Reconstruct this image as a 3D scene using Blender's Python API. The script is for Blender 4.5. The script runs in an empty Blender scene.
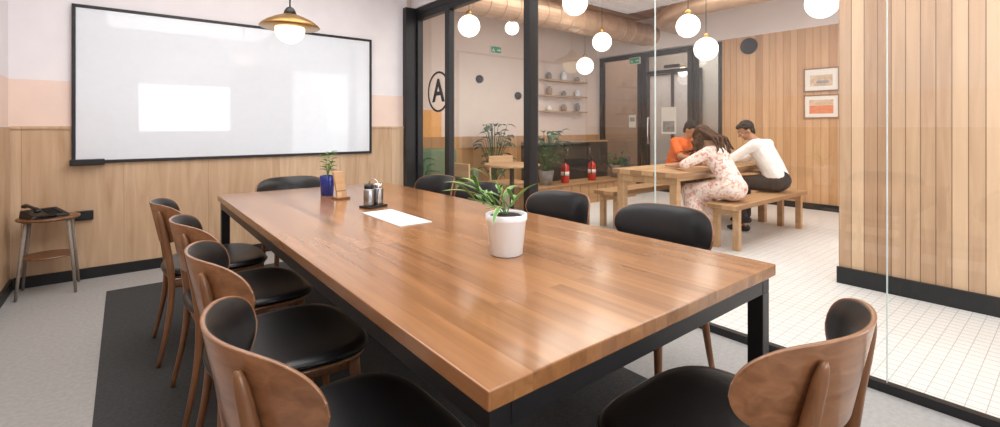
import bpy, bmesh, math, random
from mathutils import Vector, Matrix
random.seed(7)
sc=bpy.context.scene
COL=sc.collection
PI=math.pi
sc.view_settings.view_transform='Standard'
sc.view_settings.exposure=0.04
sc.view_settings.gamma=0.95
HC=1.21; F=469.0
# ------------------------------------------------------------------ materials
def nm(name):
    m=bpy.data.materials.new(name); m.use_nodes=True
    nt=m.node_tree; b=nt.nodes['Principled BSDF']
    return m,nt,b
def N(nt,t,**k):
    n=nt.nodes.new(t)
    for a,v in k.items(): setattr(n,a,v)
    return n
def ramp(nt,stops):
    r=N(nt,'ShaderNodeValToRGB'); e=r.color_ramp.elements
    e[0].position=stops[0][0]; e[0].color=(*stops[0][1],1)
    e[1].position=stops[-1][0]; e[1].color=(*stops[-1][1],1)
    for p,c in stops[1:-1]:
        x=e.new(p); x.color=(*c,1)
    return r
def mat(name,col,rough=.5,metal=0,var=.08,scale=20,bump=0,coat=0,emis=None,es=0,bd=.004):
    m,nt,b=nm(name)
    tc=N(nt,'ShaderNodeTexCoord'); no=N(nt,'ShaderNodeTexNoise')
    no.inputs['Scale'].default_value=scale; no.inputs['Detail'].default_value=4
    nt.links.new(tc.outputs['Object'],no.inputs['Vector'])
    d=tuple(max(0,c*(1-var)) for c in col); l=tuple(min(1,c*(1+var)) for c in col)
    r=ramp(nt,[(.3,d),(.7,l)])
    nt.links.new(no.outputs['Fac'],r.inputs['Fac']); nt.links.new(r.outputs['Color'],b.inputs['Base Color'])
    b.inputs['Roughness'].default_value=rough; b.inputs['Metallic'].default_value=metal
    b.inputs['Coat Weight'].default_value=coat
    if bump:
        bp=N(nt,'ShaderNodeBump'); bp.inputs['Strength'].default_value=bump; bp.inputs['Distance'].default_value=bd
        nt.links.new(no.outputs['Fac'],bp.inputs['Height']); nt.links.new(bp.outputs['Normal'],b.inputs['Normal'])
    if emis:
        b.inputs['Emission Color'].default_value=(*emis,1); b.inputs['Emission Strength'].default_value=es
    return m
def wood(name,dark,light,along='y',across='x',pw=.1,pl=1.2,gap=.002,rough=.4,coat=0,gs=30,gapdark=.45,planks=.5,offs=.37,bump=.15):
    m,nt,b=nm(name)
    L=nt.links.new
    tc=N(nt,'ShaderNodeTexCoord'); sp=N(nt,'ShaderNodeSeparateXYZ'); L(tc.outputs['Object'],sp.inputs[0])
    cb=N(nt,'ShaderNodeCombineXYZ'); oth=[k for k in 'xyz' if k not in (along,across)][0]
    o={'x':0,'y':1,'z':2}
    L(sp.outputs[o[along]],cb.inputs[0]); L(sp.outputs[o[across]],cb.inputs[1])
    br=N(nt,'ShaderNodeTexBrick',offset=offs,squash=1.0); L(cb.outputs[0],br.inputs['Vector'])
    br.inputs['Color1'].default_value=(0,0,0,1); br.inputs['Color2'].default_value=(1,1,1,1); br.inputs['Mortar'].default_value=(.5,.5,.5,1)
    br.inputs['Scale'].default_value=1; br.inputs['Brick Width'].default_value=pl; br.inputs['Row Height'].default_value=pw
    br.inputs['Mortar Size'].default_value=gap; br.inputs['Mortar Smooth'].default_value=.2
    cb2=N(nt,'ShaderNodeCombineXYZ'); L(sp.outputs[o[along]],cb2.inputs[0]); L(sp.outputs[o[across]],cb2.inputs[1]); L(sp.outputs[o[oth]],cb2.inputs[2])
    mp=N(nt,'ShaderNodeVectorMath',operation='MULTIPLY'); L(cb2.outputs[0],mp.inputs[0]); mp.inputs[1].default_value=(1.6,gs,gs)
    sh=N(nt,'ShaderNodeVectorMath',operation='MULTIPLY_ADD'); L(br.outputs['Color'],sh.inputs[0]); sh.inputs[1].default_value=(9,17,5); L(mp.outputs[0],sh.inputs[2])
    no=N(nt,'ShaderNodeTexNoise'); no.inputs['Scale'].default_value=1; no.inputs['Detail'].default_value=5; no.inputs['Distortion'].default_value=.8
    L(sh.outputs[0],no.inputs['Vector'])
    mx=N(nt,'ShaderNodeMix',data_type='FLOAT'); mx.inputs[0].default_value=planks
    L(no.outputs['Fac'],mx.inputs[2]); L(br.outputs['Color'],mx.inputs[3])
    r=ramp(nt,[(.22,dark),(.78,light)]); L(mx.outputs[0],r.inputs['Fac'])
    g=N(nt,'ShaderNodeMix',data_type='RGBA',blend_type='MULTIPLY'); L(br.outputs['Fac'],g.inputs[0]); L(r.outputs['Color'],g.inputs[6]); g.inputs[7].default_value=(gapdark,gapdark*.9,gapdark*.8,1)
    L(g.outputs[2],b.inputs['Base Color'])
    b.inputs['Roughness'].default_value=rough; b.inputs['Coat Weight'].default_value=coat; b.inputs['Coat Roughness'].default_value=.11
    bp=N(nt,'ShaderNodeBump'); bp.inputs['Strength'].default_value=bump; bp.inputs['Distance'].default_value=.003
    inv=N(nt,'ShaderNodeMath',operation='MULTIPLY_ADD'); L(br.outputs['Fac'],inv.inputs[0]); inv.inputs[1].default_value=-2; L(no.outputs['Fac'],inv.inputs[2])
    L(inv.outputs[0],bp.inputs['Height']); L(bp.outputs['Normal'],b.inputs['Normal'])
    return m
def tiles(name,col,grout,size,gw,rough=.5):
    m,nt,b=nm(name); L=nt.links.new
    tc=N(nt,'ShaderNodeTexCoord'); sp=N(nt,'ShaderNodeSeparateXYZ'); L(tc.outputs['Object'],sp.inputs[0])
    outs=[]
    for k,g_ in ((0,gw*1.7),(1,gw)):
        dv=N(nt,'ShaderNodeMath',operation='DIVIDE'); dv.inputs[1].default_value=size; L(sp.outputs[k],dv.inputs[0])
        fr=N(nt,'ShaderNodeMath',operation='FRACT'); L(dv.outputs[0],fr.inputs[0])
        lt=N(nt,'ShaderNodeMath',operation='LESS_THAN'); lt.inputs[1].default_value=g_/size; L(fr.outputs[0],lt.inputs[0]); outs.append(lt)
    mx=N(nt,'ShaderNodeMath',operation='MAXIMUM'); L(outs[0].outputs[0],mx.inputs[0]); L(outs[1].outputs[0],mx.inputs[1])
    no=N(nt,'ShaderNodeTexNoise'); no.inputs['Scale'].default_value=3; L(tc.outputs['Object'],no.inputs['Vector'])
    r=ramp(nt,[(.3,tuple(c*.95 for c in col)),(.7,col)]); L(no.outputs['Fac'],r.inputs['Fac'])
    mc=N(nt,'ShaderNodeMix',data_type='RGBA'); L(mx.outputs[0],mc.inputs[0]); L(r.outputs['Color'],mc.inputs[6]); mc.inputs[7].default_value=(*grout,1)
    L(mc.outputs[2],b.inputs['Base Color']); b.inputs['Roughness'].default_value=rough
    return m
def glassm(name,tint=(.96,.975,.97),k=.8,base=.05):
    m=bpy.data.materials.new(name); m.use_nodes=True; nt=m.node_tree; nt.nodes.clear(); L=nt.links.new
    o=N(nt,'ShaderNodeOutputMaterial'); mx=N(nt,'ShaderNodeMixShader'); t=N(nt,'ShaderNodeBsdfTransparent'); g=N(nt,'ShaderNodeBsdfGlossy')
    t.inputs[0].default_value=(*tint,1); g.inputs['Roughness'].default_value=0.0
    f=N(nt,'ShaderNodeLayerWeight'); f.inputs['Blend'].default_value=.5
    pw=N(nt,'ShaderNodeMath',operation='POWER'); pw.inputs[1].default_value=5; L(f.outputs['Facing'],pw.inputs[0])
    mu=N(nt,'ShaderNodeMath',operation='MULTIPLY_ADD'); mu.inputs[1].default_value=k; mu.inputs[2].default_value=base; L(pw.outputs[0],mu.inputs[0])
    L(mu.outputs[0],mx.inputs[0]); L(t.outputs[0],mx.inputs[1]); L(g.outputs[0],mx.inputs[2]); L(mx.outputs[0],o.inputs[0])
    return m
M={}
M['table']=wood('table_wood',(.200,.080,.025),(.40,.192,.073),'y','x',.05,1.2,.0005,.25,.40,28,.8,.32,bump=.03)
M['walnut']=wood('walnut',(.125,.052,.022),(.29,.138,.062),'z','x',9,9,0,.36,.2,40,1,.0)
M['plyx']=wood('walnut_ply',(.165,.071,.031),(.36,.178,.086),'x','z',9,9,0,.30,.35,34,1,.0)
M['wains']=wood('panel_wood',(.50,.32,.19),(.76,.57,.39),'z','x',.6,3,.0015,.5,0,16,.6,.2)
M['wainsL']=wood('panel_wood_side',(.50,.32,.19),(.76,.57,.39),'z','y',.6,3,.0015,.5,0,16,.6,.2)
M['slat']=wood('slat_wood',(.44,.265,.16),(.75,.53,.355),'z','y',.08,6,.003,.5,0,22,.35,.60)
M['farwood']=wood('far_slat_wood',(.48,.27,.13),(.72,.46,.26),'z','y',.10,6,.003,.5,0,16,.5,.5)
M['farwoodx']=wood('far_panel_wood',(.42,.22,.09),(.62,.37,.18),'z','x',.2,6,.003,.5,0,16,.5,.5)
M['pine']=wood('pine',(.42,.24,.12),(.62,.41,.23),'x','y',.14,3,.0015,.45,.1,20,.6,.3)
M['leather']=mat('black_leather',(.010,.010,.011),.32,var=.3,scale=180,bump=.10)
M['steel']=mat('black_steel',(.010,.010,.012),.35,metal=0,var=.2)
M['darkmetal']=mat('dark_metal',(.34,.34,.35),.25,metal=.95,var=.1)
M['blackframe']=mat('black_frame',(.012,.012,.014),.4,var=.2)
M['blackplastic']=mat('black_plastic',(.012,.012,.013),.35,var=.2)
M['matblack']=mat('matte_black',(.006,.006,.007),.9,var=.1)
M['darkcab']=mat('dark_cabinet_paint',(.045,.038,.033),.6,var=.15)
M['whitewall']=mat('white_wall',(.88,.85,.87),.7,var=.02,scale=6)
M['hallwall']=mat('hall_wall',(.50,.45,.41),.7,var=.04,scale=4)
M['ceil']=mat('ceiling_paint',(.87,.86,.85),.8,var=.02,scale=6)
M['lceil']=wood('lounge_ceiling',(.38,.20,.10),(.60,.35,.19),'x','y',.14,3,.003,.6,0,12,.4,.5)
M['duct']=mat('duct_metal',(.62,.44,.32),.36,metal=.4,var=.14,scale=5)
M['pink']=mat('pink_wall',(.90,.72,.635),.7,var=.02,scale=6)
M['pinkpale']=mat('pale_pink_wall',(.76,.65,.59),.7,var=.02,scale=6)
M['base']=mat('dark_baseboard',(.016,.018,.020),.45,var=.2)
M['carpet']=mat('grey_carpet',(.37,.365,.36),.95,var=.08,scale=50,bump=.3)
M['rug']=mat('charcoal_carpet',(.046,.048,.050),.95,var=.22,scale=70,bump=.4)
M['tile']=tiles('white_tile',(.79,.78,.77),(.46,.45,.44),.065,.0035)
M['board']=mat('whiteboard_enamel',(.80,.85,.91),.035,var=.01)
M['glass']=glassm('clear_glass',base=.06)
M['glassb']=glassm('bronze_glass',(.66,.58,.52),base=.10)
M['glassd']=glassm('door_glass',(.80,.78,.76),base=.08)
M['glassedge']=mat('glass_edge',(.62,.72,.70),.2,var=.05)
M['brass']=mat('brass',(.46,.27,.10),.3,metal=.85,var=.1)
M['globe']=mat('lit_opal_glass',(.9,.88,.84),.3,var=.01,emis=(1,.94,.85),es=2.4)
M['globewarm']=mat('warm_opal_glass',(.9,.85,.76),.3,var=.01,emis=(1,.80,.52),es=1.9)
M['ceramic']=mat('white_ceramic',(.88,.93,.97),.3,var=.01,coat=.3)
M['cobalt']=mat('cobalt_glass',(.01,.03,.22),.15,var=.2,coat=.5)
M['soil']=mat('soil',(.05,.03,.02),.95,var=.5,scale=90,bump=.8)
M['leaf']=mat('leaf_green',(.11,.26,.06),.45,var=.35,scale=30)
M['leafpale']=mat('leaf_cream_margin',(.36,.50,.18),.45,var=.2,scale=30)
M['leafdark']=mat('dark_leaf',(.045,.12,.045),.5,var=.4,scale=12)
M['chrome']=mat('chrome',(.75,.75,.76),.12,metal=1,var=.03)
M['alu']=mat('brushed_aluminium',(.80,.81,.83),.42,metal=.2,var=.03)
M['greywood']=mat('grey_painted_wood',(.28,.24,.21),.6,var=.12)
M['red']=mat('red_enamel',(.55,.03,.02),.3,var=.1,coat=.4)
M['greenfab']=mat('green_fabric',(.16,.24,.15),.9,var=.15,scale=60)
M['paper']=mat('paper',(.80,.78,.74),.8,var=.02)
M['orangeart']=mat('orange_print',(.72,.25,.12),.8,var=.1)
M['tanart']=mat('tan_print',(.62,.47,.34),.8,var=.25,scale=14)
M['greyart']=mat('grey_print',(.30,.29,.29),.8,var=.3,scale=14)
M['clay']=mat('dull_clay',(.35,.25,.18),.8,var=.15)
M['frame']=mat('brown_frame',(.28,.14,.06),.4,var=.2)
M['exit']=mat('exit_green',(.03,.25,.13),.5,var=.05,emis=(.05,.5,.28),es=.12)
M['skin']=mat('skin',(.42,.22,.13),.55,var=.06,scale=12)
M['skinl']=mat('skin_light',(.55,.32,.21),.55,var=.06,scale=12)
M['hair']=mat('black_hair',(.012,.008,.006),.75,var=.4,scale=60,bump=.5)
M['hairb']=mat('brown_hair',(.065,.029,.018),.65,var=.6,scale=45,bump=.8,bd=.01)
for k in ('hair','hairb','matblack'): M[k].node_tree.nodes['Principled BSDF'].inputs['Specular IOR Level'].default_value=.2
M['shirt']=mat('white_shirt',(.85,.83,.82),.8,var=.03,scale=9,bump=.9,bd=.03)
M['orange']=mat('orange_shirt',(.72,.15,.03),.8,var=.08,scale=9,bump=.9,bd=.03)
M['trouser']=mat('black_trousers',(.016,.016,.022),.85,var=.3)
M['shoe']=mat('shoe_leather',(.03,.022,.018),.4,var=.2)
M['eyew']=mat('eye_white',(.75,.74,.72),.3,var=.01)
M['lip']=mat('lips',(.38,.12,.09),.5,var=.05)
M['orangepaint']=mat('orange_paint',(.80,.42,.15),.7,var=.03)
def floral():
    m,nt,b=nm('floral_cotton'); L=nt.links.new
    tc=N(nt,'ShaderNodeTexCoord'); no=N(nt,'ShaderNodeTexNoise'); no.inputs['Scale'].default_value=23; no.inputs['Detail'].default_value=2.5; no.inputs['Distortion'].default_value=1.2; L(tc.outputs['Object'],no.inputs['Vector'])
    r=ramp(nt,[(.37,(.64,.33,.27)),(.45,(.79,.55,.48)),(.51,(.88,.75,.69)),(.7,(.90,.81,.76))]); L(no.outputs['Fac'],r.inputs['Fac'])
    L(r.outputs['Color'],b.inputs['Base Color']); b.inputs['Roughness'].default_value=.85
    return m
M['floral']=floral()
# ------------------------------------------------------------------ mesh helpers
def bx(bm,x0,x1,y0,y1,z0,z1):
    vs=[bm.verts.new((x,y,z)) for z in (z0,z1) for y in (y0,y1) for x in (x0,x1)]
    for f in ((0,2,3,1),(4,5,7,6),(0,1,5,4),(2,6,7,3),(0,4,6,2),(1,3,7,5)): bm.faces.new([vs[i] for i in f])
def lathe(bm,prof,c=(0,0,0),n=32):
    rings=[]
    for r,z in prof:
        if r<1e-5: rings.append([bm.verts.new((c[0],c[1],c[2]+z))])
        else: rings.append([bm.verts.new((c[0]+r*math.cos(2*PI*i/n),c[1]+r*math.sin(2*PI*i/n),c[2]+z)) for i in range(n)])
    for a,b in zip(rings,rings[1:]):
        for i in range(n):
            j=(i+1)%n
            if len(a)==1 and len(b)==1: continue
            if len(a)==1: bm.faces.new((a[0],b[i],b[j]))
            elif len(b)==1: bm.faces.new((a[i],b[0],a[j]))
            else: bm.faces.new((a[i],b[i],b[j],a[j]))
    for rg in (rings[0],rings[-1]):
        if len(rg)>1: bm.faces.new(rg)
def tube(bm,pts,rads,n=10,sx=1,sy=1,ref=(1,0,0)):
    pts=[Vector(p) for p in pts]
    if not isinstance(rads,(list,tuple)): rads=[rads]*len(pts)
    rings=[]
    for i,p in enumerate(pts):
        d=(pts[min(i+1,len(pts)-1)]-pts[max(i-1,0)]).normalized()
        rf=Vector(ref)
        if abs(d.dot(rf))>.95: rf=Vector((0,0,1)) if abs(d.z)<.9 else Vector((0,1,0))
        a=(rf-d*rf.dot(d)).normalized(); b=d.cross(a)
        rings.append([bm.verts.new(p+a*(rads[i]*sx*math.cos(2*PI*k/n))+b*(rads[i]*sy*math.sin(2*PI*k/n))) for k in range(n)])
    for A,B in zip(rings,rings[1:]):
        for k in range(n): bm.faces.new((A[k],A[(k+1)%n],B[(k+1)%n],B[k]))
    bm.faces.new(rings[0][::-1]); bm.faces.new(rings[-1])
def smoothpath(pts,k=6):
    pts=[Vector(p) for p in pts]; out=[]
    for i in range(len(pts)-1):
        p0=pts[max(i-1,0)];p1=pts[i];p2=pts[i+1];p3=pts[min(i+2,len(pts)-1)]
        for j in range(k):
            t=j/k
            out.append(.5*((2*p1)+(p2-p0)*t+(2*p0-5*p1+4*p2-p3)*t*t+(3*p1-p0-3*p2+p3)*t**3))
    out.append(pts[-1]); return out
def obj(name,bm,m,parent=None,smooth=False,bevel=0,seg=2):
    bmesh.ops.recalc_face_normals(bm,faces=bm.faces[:])
    me=bpy.data.meshes.new(name); bm.to_mesh(me); bm.free()
    for x in (m if isinstance(m,(list,tuple)) else [m]): me.materials.append(M[x] if isinstance(x,str) else x)
    if smooth:
        for p in me.polygons: p.use_smooth=True
    o=bpy.data.objects.new(name,me); COL.objects.link(o)
    if parent: o.parent=parent
    if bevel:
        b=o.modifiers.new('bevel','BEVEL'); b.width=bevel; b.segments=seg; b.limit_method='ANGLE'
    return o
def B(): return bmesh.new()
def box(name,m,dims,parent=None,bevel=0):
    b=B(); bx(b,*dims); return obj(name,b,m,parent,bevel=bevel)
def tag(o,label,cat,group=None):
    o['label']=label; o['category']=cat
    if group: o['group']=group
    return o
def thing(name,label,cat,loc=(0,0,0),rz=0,group=None):
    o=bpy.data.objects.new(name,None); COL.objects.link(o); o.location=loc; o.rotation_euler=(0,0,rz); o.empty_display_size=.1
    return tag(o,label,cat,group)
def struct(o): o['kind']='structure'; return o
def dup(root,loc,rz,label,group=None):
    r=root.copy(); COL.objects.link(r); r.location=loc; r.rotation_euler=(0,0,rz); r['label']=label
    if group: r['group']=group
    for ch in list(root.children):
        c=ch.copy(); COL.objects.link(c); c.parent=r
        for g in list(ch.children):
            d=g.copy(); COL.objects.link(d); d.parent=c
    return r
# ------------------------------------------------------------------ setting
UP=2.72   # glass partition
LW=-.67; BW=5.0; FW=-1.2
LU=7.9; LV=6.5; LC=3.3; RC=2.85
struct(box('floor','carpet',(LW-.1,UP,FW-.1,BW+.1,-.1,0)))
struct(box('floor_lounge','tile',(UP,9.8,FW-.1,LV+.1,-.1,0)))
struct(box('ceiling','ceil',(LW-.1,UP,FW-.1,BW+.1,RC,RC+.1)))
struct(box('ceiling_lounge','lceil',(UP,9.8,FW-.1,LV+.1,LC,LC+.1)))
for i,v in enumerate((1.6,2.5,3.4,4.3,6.1)):
    struct(box('trim_%d'%(12+i),'pine',(UP+.07,LU-.03,v-.04,v+.04,LC-.10,LC-.0005)))
b=B(); bx(b,LW-.1,2.60,BW,BW+.1,0,RC); struct(obj('wall_back',b,'whitewall'))
struct(box('trim_1','pink',(LW,2.56,BW-.004,BW,1.21,1.57)))
struct(box('trim_2','wains',(LW+.012,2.56,BW-.014,BW-.0,.0,1.205)))
struct(box('trim_3','wains',(LW+.012,2.56,BW-.024,BW-.0145,1.195,1.215)))
struct(box('wall_left','whitewall',(LW-.1,LW,FW,BW,0,RC)))
struct(box('trim_4','pink',(LW,LW+.004,FW,BW-.03,1.22,1.57)))
struct(box('trim_5','wainsL',(LW,LW+.012,FW,BW-.03,0,1.21)))
struct(box('baseboard_back','base',(LW+.03,2.56,BW-.03,BW-.0145,0,.085)))
struct(box('baseboard_left','base',(LW+.0125,LW+.028,FW,BW-.031,0,.085)))
b=B()
def holewall(b,u0,u1,h,holes):
    xs=u0
    for (a,c,z0,z1) in holes:
        bx(b,xs,a,FW-.1,FW,0,h); bx(b,a,c,FW-.1,FW,0,z0); bx(b,a,c,FW-.1,FW,z1,h); xs=c
    bx(b,xs,u1,FW-.1,FW,0,h)
holewall(b,LW-.1,9.8,LC+.1,[(.2,1.75,1.12,2.05),(2.95,4.25,.5,2.5),(5.0,7.4,.6,2.5)])
struct(obj('wall_front',b,'whitewall'))
# lounge walls
struct(box('wall_lounge_back','pinkpale',(2.6,9.8,LV,LV+.1,0,LC)))
struct(box('trim_6','farwoodx',(2.82,LU,LV-.015,LV,0,1.05)))
struct(box('trim_7','orangepaint',(2.82,4.0,LV-.006,LV,1.05,1.48)))
struct(box('wall_end','pinkpale',(2.6,UP+.05,BW+.06,LV,0,LC)))
struct(box('wall_lounge_right','farwood',(LU,LU+.1,FW,3.84,0,2.68)))
struct(box('wall_lounge_upper','whitewall',(LU-.02,LU+.1,FW,LV,2.68,LC)))
struct(box('wall_far','hallwall',(9.7,9.8,FW,LV,0,LC)))
struct(box('baseboard_lounge','base',(LU-.015,LU-.0005,FW,3.83,0,.09)))
struct(box('wall_slatted','slat',(4.35,4.5,FW,1.2,0,LC)))
struct(box('baseboard_slatted','base',(4.33,4.3495,FW,1.21,0,.125)))
struct(box('wall_above_glass','whitewall',(UP-.06,UP+.06,FW,BW,2.60,LC)))
# hall behind the glass door: black-framed glazing on its far wall
g=struct(box('window_9','whitewall',(9.66,9.695,5.2,7.0-.55,.1,2.4)))
f=B(); bx(f,9.62,9.66,5.12,5.2,0,2.48); bx(f,9.62,9.66,6.40,6.45,0,2.48); bx(f,9.62,9.66,5.2,6.40,2.4,2.48); bx(f,9.62,9.66,5.78,5.84,0,2.4); obj('window_frame',f,'blackframe',g)
# glass partition
struct(box('trim_8','blackframe',(UP-.04,UP+.04,FW,BW,2.53,2.60)))
struct(box('trim_9','blackframe',(UP-.02,UP+.02,FW,2.93,0,.042)))
struct(box('trim_10','blackframe',(UP-.17,UP+.05,BW-.08,BW+.06,0,2.60)))
vs=[5.0-.08,4.25,2.98,1.765,.566,-.634,-1.2]
for i in range(6):
    a,c=vs[i+1],vs[i]
    e=.0 if i<2 else .0015
    g=box('window_%d'%(i+1),'glass',(UP-.005,UP+.005,a+e,c-e,.04,2.53)); struct(g)
    if i<2:
        f=B(); w=.035; wr=.045
        bx(f,UP-.035,UP+.035,a,a+wr,0,2.53); bx(f,UP-.035,UP+.035,c-w,c,0,2.53)
        bx(f,UP-.035,UP+.035,a+wr,c-w,0,.09); bx(f,UP-.035,UP+.035,a+wr,c-w,2.46,2.53)
        obj('window_frame',f,'blackframe',g,bevel=.003)
    elif i<5:
        box('glass_joint','glassedge',(UP-.006,UP+.006,a-.003,a+.001,.043,2.53),g)
struct(box('trim_11','blackframe',(UP-.05,UP+.05,2.93,2.98,0,2.53)))
def framed(name,v0,v1,z0,z1,w,gm,mid=None,mull=None):
    g=struct(box(name,gm,(LU+.02,LU+.03,v0+w,v1-w,z0+w,z1-w)))
    f=B(); bx(f,LU-.02,LU+.07,v0,v0+w,z0,z1); bx(f,LU-.02,LU+.07,v1-w,v1,z0,z1); bx(f,LU-.02,LU+.07,v0+w,v1-w,z1-w,z1); bx(f,LU-.02,LU+.07,v0+w,v1-w,z0,z0+w)
    if mid: bx(f,LU-.01,LU+.06,v0+w,v1-w,mid-.03,mid+.03)
    if mull: bx(f,LU-.01,LU+.06,mull-.03,mull+.03,z0+w,z1-w)
    obj('window_frame' if 'window' in name else 'door_frame',f,'blackframe',g,bevel=.004)
    return g
framed('window_7',5.42,6.45,0,2.66,.09,'glassb')
d=framed('door_1',4.36,5.40,0,2.66,.10,'glassd',2.25)
b=B(); tube(b,smoothpath([(LU-.02,5.24,.9),(LU-.07,5.24,.93),(LU-.07,5.24,1.35),(LU-.02,5.24,1.38)]),.012); obj('door_handle',b,'chrome',d,True)
box('door_closer','blackplastic',(LU-.07,LU-.02,4.6,4.9,2.3,2.36),d,.005)
framed('window_8',3.84,4.34,0,2.66,.06,'glass')
# ------------------------------------------------------------------ whiteboard
t=thing('whiteboard','large wall-mounted whiteboard with a slim black frame','whiteboard',(.915,BW-.016,.92))
W2=1.235; H=1.26
box('writing_surface','board',(-W2+.01,W2-.01,-.016,-.004,.01,H-.01),t)
b=B(); bx(b,-W2,W2,-.026,0,0,.024); bx(b,-W2,W2,-.026,0,H-.024,H); bx(b,-W2,-W2+.024,-.026,0,.024,H-.024); bx(b,W2-.024,W2,-.026,0,.024,H-.024)
obj('board_frame',b,'blackframe',t,bevel=.003)
box('pen_tray','blackplastic',(-W2-.01,-W2+.20,-.075,-.026,-.012,.035),t,.006)
# ------------------------------------------------------------------ rug
b=B(); bx(b,-.10,1.96,-.6,4.5,.0003,.003); tag(obj('area_rug',b,'rug'),'flat charcoal carpet laid under the conference table and its chairs','rug')
# ------------------------------------------------------------------ conference table
t=thing('conference_table','long rectangular walnut-topped meeting table on a black steel frame','table',(1.100,2.160,.0032))
hx,hy=.606,1.512; TZ=.747
box('tabletop','table',(-hx,hx,-hy,hy,TZ-.038,TZ),t,.003)
b=B(); z0,z1=TZ-.092,TZ-.038; k=.05
for s in (-1,1):
    x0=s*(hx-.015); bx(b,min(x0,x0-s*k),max(x0,x0-s*k),-hy+.015,hy-.015,z0,z1)
    y0=s*(hy-.015); bx(b,-hx+.015+k,hx-.015-k,min(y0,y0-s*k),max(y0,y0-s*k),z0,z1)
bx(b,-hx+.065,hx-.065,-.03,.03,z0,z1)
obj('table_frame',b,'steel',t,bevel=.003)
for sx in (-1,1):
    for sy in (-1,1):
        xa=sx*(hx-.015); ya=sy*(hy-.015)
        box('leg','steel',(min(xa,xa-sx*k),max(xa,xa-sx*k),min(ya,ya-sy*k),max(ya,ya-sy*k),0,z0),t,.003)
g=thing('power_panel','pale aluminium cable flap set flush in the middle of the tabletop','power panel',(1.075,2.19,.7505))
box('cover','alu',(-.085,.085,-.22,.22,0,.004),g,.001)
for s in (-1,1): box('flap','alu',(-.075,.075,min(.01*s,.205*s),max(.01*s,.205*s),.004,.006),g,.001)
# ------------------------------------------------------------------ chairs
def shell_mesh(off_in,off_out,sx,sz,dome=0,nu=44,nv=14):
    R=.322; th=math.radians(54); y0=-.285; zc=.700; Hh=.105
    bm=B()
    def P(s,r,off):
        a=s*th*sx
        sa=abs(s)
        up=Hh*sz*max(.012,(1-sa**4.0))**(1/2.4)
        dn=Hh*sz*max(.010,(1-sa**3.0))**(1/2.1)
        cz=zc+.004*s*s
        z=cz+r*(up if r>0 else dn)
        rr=R-off
        fl=.012*max(0,sa-.75)/.25
        x=rr*math.sin(a)+(fl if s>0 else -fl); y=y0+R-rr*math.cos(a)-(z-zc)*.20
        return (x,y,z)
    ss=[math.sin(-PI/2+PI*i/nu) for i in range(nu+1)]; rs=[math.sin(-PI/2+PI*j/nv) for j in range(nv+1)]
    O=[[bm.verts.new(P(s,r,off_out)) for r in rs] for s in ss]
    I=[[bm.verts.new(P(s,r,off_in+dome*(1-abs(s)**6)*(1-abs(r)**4))) for r in rs] for s in ss]
    for i in range(nu):
        for j in range(nv):
            bm.faces.new((O[i][j],O[i+1][j],O[i+1][j+1],O[i][j+1])); bm.faces.new((I[i][j],I[i][j+1],I[i+1][j+1],I[i+1][j]))
    for i in range(nu):
        bm.faces.new((O[i][0],I[i][0],I[i+1][0],O[i+1][0])); bm.faces.new((O[i][nv],O[i+1][nv],I[i+1][nv],I[i][nv]))
    for j in range(nv):
        bm.faces.new((O[0][j],O[0][j+1],I[0][j+1],I[0][j])); bm.faces.new((O[nu][j],I[nu][j],I[nu][j+1],O[nu][j+1]))
    return bm
SX,SY=.262,.250
def seat_mesh(prof,ax=SX,ay=SY,n=48,cy=0):
    bm=B(); rings=[]
    for r,z in prof:
        if r==0: rings.append([bm.verts.new((0,cy,z))]); continue
        ring=[]
        for i in range(n):
            a=2*PI*i/n; c,s=math.cos(a),math.sin(a); e=2/3.0
            x=ax*r*abs(c)**e*(1 if c>0 else -1); y=ay*r*abs(s)**e*(1 if s>0 else -1)
            x*=1+.10*(y/ay)
            ring.append(bm.verts.new((x,cy+y,z+.014*(x/ax)**2)))
        rings.append(ring)
    for A,C in zip(rings,rings[1:]):
        for i in range(n):
            j=(i+1)%n
            if len(A)==1: bm.faces.new((A[0],C[i],C[j]))
            elif len(C)==1: bm.faces.new((A[i],C[0],A[j]))
            else: bm.faces.new((A[i],C[i],C[j],A[j]))
    return bm
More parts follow.
